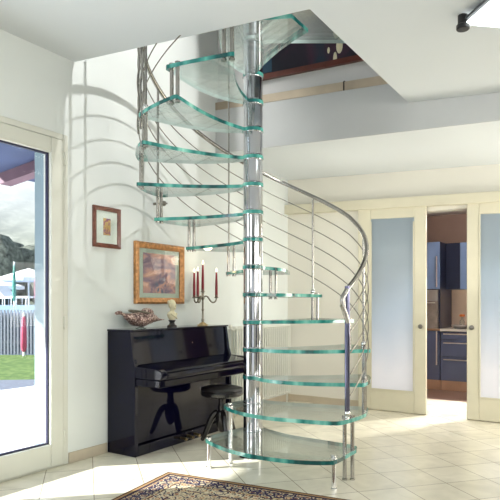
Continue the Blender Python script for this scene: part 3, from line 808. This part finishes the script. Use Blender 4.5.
for (x, z, w_, h_, a) in ((.86, .06, .03, .10, .3), (.90, .16, .05, .12, .1), (.87, .28, .045, .10, -.3), (.95, .24, .03, .10, .6), (.83, .42, .05, .08, .2), (.80, .14, .02, .05, 1.1)):
    m.ball((x, -.0235, z+sl(x)), 1, 12, 8, sc_=(w_*.6, .0014, h_*.55))
obj('pale_figure', m, 'ivory', cv)
m = MB(); m.prism([(.046, -.0245), (.17, -.0245), (.24, -.0225), (.046, -.0225)], lambda x, y: .06+sl(x), lambda x, y: .7+sl(x)); obj('blue_patch', m, pbr('teal_paint', (.012, .05, .09), .6), cv)

# ================================================================== RADIATOR
rad = thing('column_radiator', 'white column radiator on the wall behind the staircase', 'radiator', R(.06, 1.96, .10))
Lr = 1.10; nsec = 25
m = MB()
for k in range(nsec):
    y = .02+k*(Lr-.04)/(nsec-1)
    for x in (-.030, .0, .030):
        m.tube([(x, y, .03), (x, y, .76)], .0095, 8)
    m.tube([(-.034, y, .765), (-.015, y, .785), (.015, y, .785), (.034, y, .765)], .014, 8); m.tube([(-.034, y, .025), (.034, y, .025)], .014, 8)
obj('ribs', m, 'radiator', rad)
for z_ in (.765, .025):
    m = MB(); m.tube([(0, 0, z_), (0, Lr, z_)], .016, 10); obj('header_pipe', m, 'radiator', rad)
m = MB(); m.tube([(.0, -.002, .765), (.0, -.035, .77), (.0, -.05, .79)], .009, 8); m.ball((0, -.052, .80), .019, 12, 8); obj('valve', m, 'radiator', rad)
for y_ in (.03, Lr-.03):
    m = MB(); m.tube([(0, y_, .02), (0, y_, -.10)], .009, 8); obj('supply_pipe', m, 'radiator', rad)

# ================================================================== RUG
apex = Vector((-.542, 3.77)); dr = Vector((.899, -.438)); dl = Vector((-.415, -.91))
rg = MB(); A = apex; B = apex+dr*2.3; C_ = B+dl*1.6; D = apex+dl*1.6
vs = [(A.x, A.y, .010), (B.x, B.y, .010), (C_.x, C_.y, .010), (D.x, D.y, .010)]
rg.hexa([(v[0], v[1], .001) for v in (vs[3], vs[2], vs[1], vs[0])], [vs[3], vs[2], vs[1], vs[0]])
rug = obj('persian_rug', rg, 'rug', smooth=False)
uvl = rug.data.uv_layers.new(name='UVMap')
inv_ = Matrix(((dr.x, dl.x), (dr.y, dl.y))).inverted()
for lp_ in rug.data.loops:
    co = rug.data.vertices[lp_.vertex_index].co; q = inv_ @ (Vector((co.x, co.y))-apex)
    uvl.data[lp_.index].uv = (q.x, q.y)
tag(rug, 'patterned Persian rug in navy, tan and cream on the tiled floor', 'rug')

# ================================================================== CEILING LAMP
Lp = R(2.59, .435, 0); 
n_l, t_l = 2.553, .66
zc = cz(n_l)
lamp = thing('ceiling_lamp', 'square white glass ceiling lamp with black corner clip, lit', 'lamp', (Lp.x, Lp.y, zc-.001), rot=math.radians(10))
m = MB(); m.hexa([(.005, -.42, -.055), (.46, -.42, -.055), (.44, .02, -.055), (.0, .03, -.055)], [(.005, -.42, -.042), (.46, -.42, -.042), (.44, .02, -.042), (.0, .03, -.042)]); obj('glass_shade', m, 'lampglass', lamp, bevel=.004)
m = MB(); m.lathe([(.030, -.075), (.034, -.071), (.034, -.052), (.028, -.048), (.026, -.03), (.026, 0)], (-.004, .040, 0), 24); obj('corner_clip', m, 'rubber', lamp)
m = MB(); m.box(.10, .34, -.32, -.08, -.028, -.0); m.box(-.018, .44, -.42, .0, -.041, -.028); obj('housing', m, pbr('lamp_housing', (.06, .07, .08), .4), lamp, bevel=.01)

# ================================================================== KITCHEN
KT = 4.88
tall = thing('tall_cabinet', 'tall kitchen cabinet with pale blue upper door and built-in oven', 'cabinet', R(.602, KT, 0))
TW = .690
m = MB(); m.box(0, TW, .02, .60, .13, .795); m.box(0, TW, .02, .60, 1.305, 1.93); m.box(0, .02, .02, .60, .795, 1.305); m.box(TW-.02, TW, .02, .60, .795, 1.305); m.box(.02, TW-.02, .57, .60, .795, 1.305); obj('carcass', m, 'navy', tall)
def door(par, x0, x1, z0, z1, mat, hx=None, hz=None, hv=True, name='door'):
    m = MB(); m.box(x0, x1, 0, .0195, z0, z1); d = obj(name, m, mat, par, bevel=.002)
    h = MB()
    if hv: h.tube([(hx, -.028, hz[0]), (hx, -.028, hz[1])], .008, 10); [h.tube([(hx, .001, z), (hx, -.028, z)], .005, 8) for z in (hz[0]+.03, hz[1]-.03)]
    else: h.tube([(hx[0], -.028, hz), (hx[1], -.028, hz)], .008, 10); [h.tube([(x, .001, hz), (x, -.028, hz)], .005, 8) for x in (hx[0]+.03, hx[1]-.03)]
    obj('handle', h, 'handle', d); return d
door(tall, .01, TW-.002, 1.315, 1.928, 'lightblue', .655, (1.34, 1.74))
door(tall, .01, TW-.002, .135, .77, 'blue', .655, (.33, .765))
m = MB(); m.box(.0, TW, .005, .0195, .772, .80); obj('wood_strip', m, 'wood', tall)
m = MB(); m.box(0, TW, .05, .60, 0, .129); obj('plinth', m, 'copper', tall)
ov = thing('built_in_oven', 'built-in oven with steel control panel under the pale blue door', 'oven', R(.625, KT, .802))
m = MB(); m.box(0, .642, .021, .55, 0, .50); obj('housing', m, 'ovensteel', ov)
m = MB(); m.box(0, .642, 0, .0205, .36, .50); obj('control_panel', m, 'ovensteel', ov, bevel=.002)
m = MB(); m.box(0, .642, 0, .0205, 0, .355); d_ = obj('oven_door', m, 'ovenglass', ov, bevel=.002)
m = MB(); m.tube([(.03, -.03, .335), (.61, -.03, .335)], .009, 10); [m.tube([(x, .001, .335), (x, -.03, .335)], .006, 8) for x in (.06, .58)]; obj('handle', m, 'ovensteel', d_)
base = thing('drawer_unit', 'dark blue kitchen base unit with long bar handles and copper plinth', 'cabinet', R(1.297, KT, 0))
m = MB(); m.box(0, 1.1, .02, .60, .13, .765); obj('carcass', m, 'navy', base)
for (z0, z1, hz) in ((.665, .762, .735), (.445, .660, .62), (.135, .440, .405)):
    door(base, .004, .90, z0, z1, 'blue', (.045, .80), hz, False, 'drawer')
m = MB(); m.box(.904, 1.1, 0, .0195, .135, .762); obj('side_front', m, 'blue', base)
m = MB(); m.box(0, 1.1, .05, .60, 0, .129); obj('plinth', m, 'copper', base)
wt = MB(); wt.box(1.297, 2.42, KT-.015, 5.485, .768, .800); wt_ = inroom(obj('worktop', wt, 'worktop', bevel=.003)); tag(wt_, 'pale kitchen worktop above the dark blue drawers', 'worktop')
wl = thing('wall_cabinet', 'kitchen wall cabinet with one door coloured dark for shade and one pale blue', 'cabinet', R(1.297, 5.14, 1.315))
m = MB(); m.box(0, .80, .02, .34, 0, .613); obj('carcass', m, 'navy', wl)
m = MB(); m.box(.004, .185, 0, .0195, 0, .613); obj('door', m, 'navy', wl)  # shade on this door is put into its dark colour
m = MB(); m.box(.189, .796, 0, .0195, 0, .613); obj('door', m, 'lightblue', wl)
m = MB(); m.box(1.297, 3.39, 5.488, 5.4995, .80, 1.315); sp_ = struct('wall_backsplash', m, 'splash')
def K(name, label, cat, n, t): return thing(name, label, cat, R(n, t, .8002))
b = K('glass_bottle', 'small glass bottle with orange stopper standing on the kitchen worktop', 'bottle', 1.50, 5.19)
m = MB(); m.lathe([(.030, 0), (.033, .01), (.033, .09), (.014, .12), (.014, .15)], (0, 0, 0), 20); obj('body', m, 'clearglass', b)
m = MB(); m.lathe([(.020, 0), (.034, .008), (.036, .03), (.02, .035)], (0, 0, .1502), 20); obj('stopper', m, 'orange', b)
b = K('serving_bowl', 'shallow silver serving bowl at the front of the kitchen worktop', 'bowl', 1.52, 5.01)
m = MB(); m.lathe([(.05, 0), (.08, .012), (.112, .04), (.118, .05), (.113, .05), (.075, .018), (.002, .012)], (0, 0, 0), 28); obj('bowl', m, 'ovensteel', b)
b = K('spice_jar', 'brown jar with dark lid at the right of the kitchen worktop', 'jar', 1.66, 5.18)
m = MB(); m.lathe([(.035, 0), (.038, .01), (.038, .07), (.03, .08)], (0, 0, 0), 18); obj('body', m, 'wood', b)
m = MB(); m.lathe([(.034, 0), (.034, .018), (.03, .02)], (0, 0, .0802), 18); obj('lid', m, 'rubber', b)

# ================================================================== OUTSIDE THINGS
fe = thing('picket_fence', 'pale picket fence between the lawn and the pool deck', 'fence', (-8, 12.95, -.03), rot=0)
m = MB()
for k in range(66):
    x = k*.075; h = 1.02
    m.prism([(x, 0), (x+.042, 0), (x+.042, .02), (x, .02)], 0, h); 
pk = obj('pickets', m, 'picket', fe)
m = MB(); m.box(0, 4.95, .021, .06, .25, .32); m.box(0, 4.95, .021, .06, .82, .89); obj('rail', m, 'picket', fe)
m = MB(); m.box(0, 4.95, .07, .12, 0, .95); obj('backing_panel', m, pbr('grey_screen', (.22, .27, .38), .8, var=.6, scale=14), fe)
def parasol_open(label, x, y, z0, h, r):
    o = thing('parasol', label, 'parasol', (x, y, z0), rot=0)
    m = MB(); m.tube([(0, 0, 0), (0, 0, h)], .03, 10); obj('pole', m, 'canvas_white', o)
    m = MB(); n_ = 8
    vs = [(0, 0, h)]+[(r*math.cos(2*math.pi*k/n_+.2), r*math.sin(2*math.pi*k/n_+.2), h-.55*r*.6) for k in range(n_)]
    vs += [(v[0], v[1], v[2]-.14) for v in vs[1:]]
    m.add(vs, [(0, 1+k, 1+(k+1) % n_) for k in range(n_)]+[(1+k, 9+k, 9+(k+1) % n_, 1+(k+1) % n_) for k in range(n_)])
    obj('canopy', m, 'canvas_white', o, smooth=False)
parasol_open('open white parasol by the pool, nearer the door frame', -9.9, 25.5, 1.07, 1.65, 1.35)
parasol_open('open white parasol by the pool at the picture edge', -12.3, 27.5, 1.07, 1.35, 1.35)
def parasol_closed(label, x, y, z0, h, mat):
    o = thing('closed_parasol', label, 'parasol', (x, y, z0), rot=0)
    m = MB(); m.tube([(0, 0, 0), (0, 0, h)], .03, 8); obj('pole', m, 'canvas_white', o)
    m = MB(); m.lathe([(.03, h*.10), (.065, h*.2), (.06, h*.6), (.035, h*.9), (.01, h*1.01)], (0, 0, 0), 12); obj('folded_canopy', m, mat, o)
parasol_closed('folded green parasol standing on the pool deck', -8.4, 20.3, 1.07, 1.55, 'canvas_green')
parasol_closed('folded red parasol on the pool deck close to the window frame', -7.35, 19.6, 1.07, 1.35, 'canvas_red')
parasol_closed('low folded red parasol in front of the pale fence', -5.0, 12.6, -.03, .95, 'canvas_red')
def lounger():
    o = thing('sun_lounger', 'white sun lounger', 'sun lounger', (0, 0, 0), rot=0, group='sun loungers by the pool')
    m = MB(); m.box(-.3, .3, 0, 1.3, .28, .34); obj('seat', m, 'canvas_white', o)
    m = MB(); m.hexa([(-.3, 1.3, .30), (.3, 1.3, .30), (.3, 1.85, .72), (-.3, 1.85, .72)], [(-.3, 1.28, .35), (.3, 1.28, .35), (.3, 1.82, .78), (-.3, 1.82, .78)]); obj('backrest', m, 'canvas_white', o)
    for x in (-.27, .27):
        for y in (.1, 1.25):
            m = MB(); m.tube([(x, y, 0), (x, y, .28)], .02, 6); obj('leg', m, 'canvas_white', o)
    return o
lo = lounger()
labs = ['white sun lounger by the pool, nearest the door frame', 'white sun lounger in the middle of the pool row', 'white sun lounger at the left end of the pool row']
for i, (x, y) in enumerate(((-8.2, 21.6), (-9.3, 22.9), (-10.4, 24.2))):
    o = lo if i == 0 else copy_tree(lo)
    o.location = (x, y, 1.07); o.rotation_euler = (0, 0, 1.1); o['label'] = labs[i]
hd = MB()
for k in range(150):
    x = -26+24*random.random(); y = 30+random.random()*3; r = .8+random.random()*.9
    hd.ball((x, y, 1.0+r*.6+random.random()*1.2), r, 8, 6, sc_=(1.1, .8, .9+.3*random.random()))
h_ = obj('hedge', hd, 'hedge'); tag(h_, 'dark leafy hedge behind the pool deck', 'hedge', kind='stuff')

# ================================================================== LIGHTS
def area(name, loc, target, size, power, color=(1, 1, 1), sy=None, spread=None):
    l = bpy.data.lights.new(name, 'AREA'); l.energy = power; l.color = color; l.size = size
    if sy: l.shape = 'RECTANGLE'; l.size_y = sy
    if spread: l.spread = math.radians(spread)
    o = bpy.data.objects.new(name, l); col.objects.link(o); o.location = loc
    o.rotation_euler = (Vector(target)-Vector(loc)).to_track_quat('-Z', 'Y').to_euler(); return o
def point(name, loc, power, color=(1, 1, 1), r=.1):
    l = bpy.data.lights.new(name, 'POINT'); l.energy = power; l.color = color; l.shadow_soft_size = r
    o = bpy.data.objects.new(name, l); col.objects.link(o); o.location = loc; return o
sun = bpy.data.lights.new('sun', 'SUN'); sun.energy = 19; sun.angle = math.radians(.8); sun.color = (1, .97, .90)
so = bpy.data.objects.new('sun', sun); col.objects.link(so)
sd = (R(.62, .60, -.44)-R(0, 0, 0)); so.rotation_euler = sd.to_track_quat('-Z', 'Y').to_euler()
area('ceiling_bounce', R(3.2, -2.6, .9), R(2.2, -.4, 2.8), 1.8, 11, (.92, .96, 1))
area('fill_area', R(6.1, -1.5, 1.9), R(1.2, 1.0, 1.2), 1.9, 95, (1, .97, .92))  # added fill from the right, not a lamp of the room
area('fill_area_left', R(2.0, -5.4, 2.2), R(1.6, 1.5, 1.2), 1.5, 60, (1, .98, .95))  # added fill from behind the camera
area('fill_area_side', R(6.0, 1.0, 1.8), R(1.0, 1.8, 1.0), 1.3, 38, (1, .95, .86))  # added warm fill from the side, no fitting there
area('window_skylight', R(-.40, -1.65, 1.2), R(2, -1.0, .8), 1.1, 38, (.86, .94, 1), sy=2.0)
l_ = bpy.data.lights.new('stairwell_spot', 'SPOT'); l_.energy = 170; l_.color = (1, .99, .96); l_.shadow_soft_size = .02; l_.spot_size = math.radians(95); l_.spot_blend = .6
o_ = bpy.data.objects.new('stairwell_spot', l_); col.objects.link(o_); o_.location = R(1.50, .42, 4.15)
o_.rotation_euler = (R(0, .55, 2.5)-R(1.50, .42, 4.15)).to_track_quat('-Z', 'Y').to_euler()
area('upper_room_light', R(3.6, -.8, 4.9), R(1.0, .0, 3.4), 1.5, 22, (.97, .98, 1))
area('back_uplight', R(2.2, 2.5, 1.2), R(2.2, 2.55, 3.0), .8, 2.5, (1, .97, .90))
point('back_lamp', R(1.1, 2.4, 1.6), 11, (1, .96, .86), .25)
area('back_side_fill', R(3.7, 2.55, 1.25), R(.2, 2.7, 1.0), .9, 40, (1, .95, .84))  # added out of view to brighten the corner behind the stairs
point('candle_glow', R(.20, 1.36, 1.52), .8, (1, .85, .6), .04)
area('kitchen_downlight', R(1.75, 3.62, 2.3), R(1.70, 3.60, 0), .35, 14, (1, .97, .92), spread=70)
l_ = bpy.data.lights.new('kitchen_beam', 'SPOT'); l_.energy = 480; l_.color = (1, .97, .90); l_.shadow_soft_size = .06; l_.spot_size = math.radians(60); l_.spot_blend = .5
o_ = bpy.data.objects.new('kitchen_beam', l_); col.objects.link(o_); o_.location = R(2.62, 4.55, 2.25)
o_.rotation_euler = (R(1.75, 3.0, 0)-R(2.62, 4.55, 2.25)).to_track_quat('-Z', 'Y').to_euler()
point('kitchen_spot', R(1.9, 4.2, 2.1), 16, (1, .90, .84), .12)
point('kitchen_counter_lamp', R(1.75, 5.28, 1.26), 3.0, (1, .82, .62), .05)

wd = bpy.data.worlds.new('World'); sc.world = wd; wd.use_nodes = True
nt = wd.node_tree; nt.nodes.clear()
bg = nt.nodes.new('ShaderNodeBackground'); out = nt.nodes.new('ShaderNodeOutputWorld')
tc = nt.nodes.new('ShaderNodeTexCoord'); sep = nt.nodes.new('ShaderNodeSeparateXYZ')
nt.links.new(tc.outputs['Generated'], sep.inputs[0])
r = ramp(nt, [(0, (.95, .97, 1)), (.35, (.90, .95, 1)), (1, (.45, .66, .98))]); nt.links.new(sep.outputs['Z'], r.inputs['Fac'])
nt.links.new(r.outputs['Color'], bg.inputs['Color']); bg.inputs['Strength'].default_value = 1.15
nt.links.new(bg.outputs[0], out.inputs[0])

# ================================================================== CAMERA
cam = bpy.data.cameras.new('camera'); co_ = bpy.data.objects.new('camera', cam); col.objects.link(co_)
co_.location = (0, 0, 1.12); co_.rotation_euler = (math.radians(90), 0, 0)
cam.sensor_fit = 'HORIZONTAL'; cam.sensor_width = 36; cam.lens = 570/500*36
cam.shift_y = 54/500; cam.clip_start = .05; cam.clip_end = 400
sc.camera = co_
sc.view_settings.view_transform = 'Standard'; sc.view_settings.look = 'None'
sc.view_settings.exposure = -0.24
sc.cycles.use_denoising = True
sc.cycles.max_bounces = 10; sc.cycles.transparent_max_bounces = 24; sc.cycles.glossy_bounces = 5
sc.cycles.caustics_reflective = False; sc.cycles.caustics_refractive = False
sc.cycles.sample_clamp_indirect = 6.0
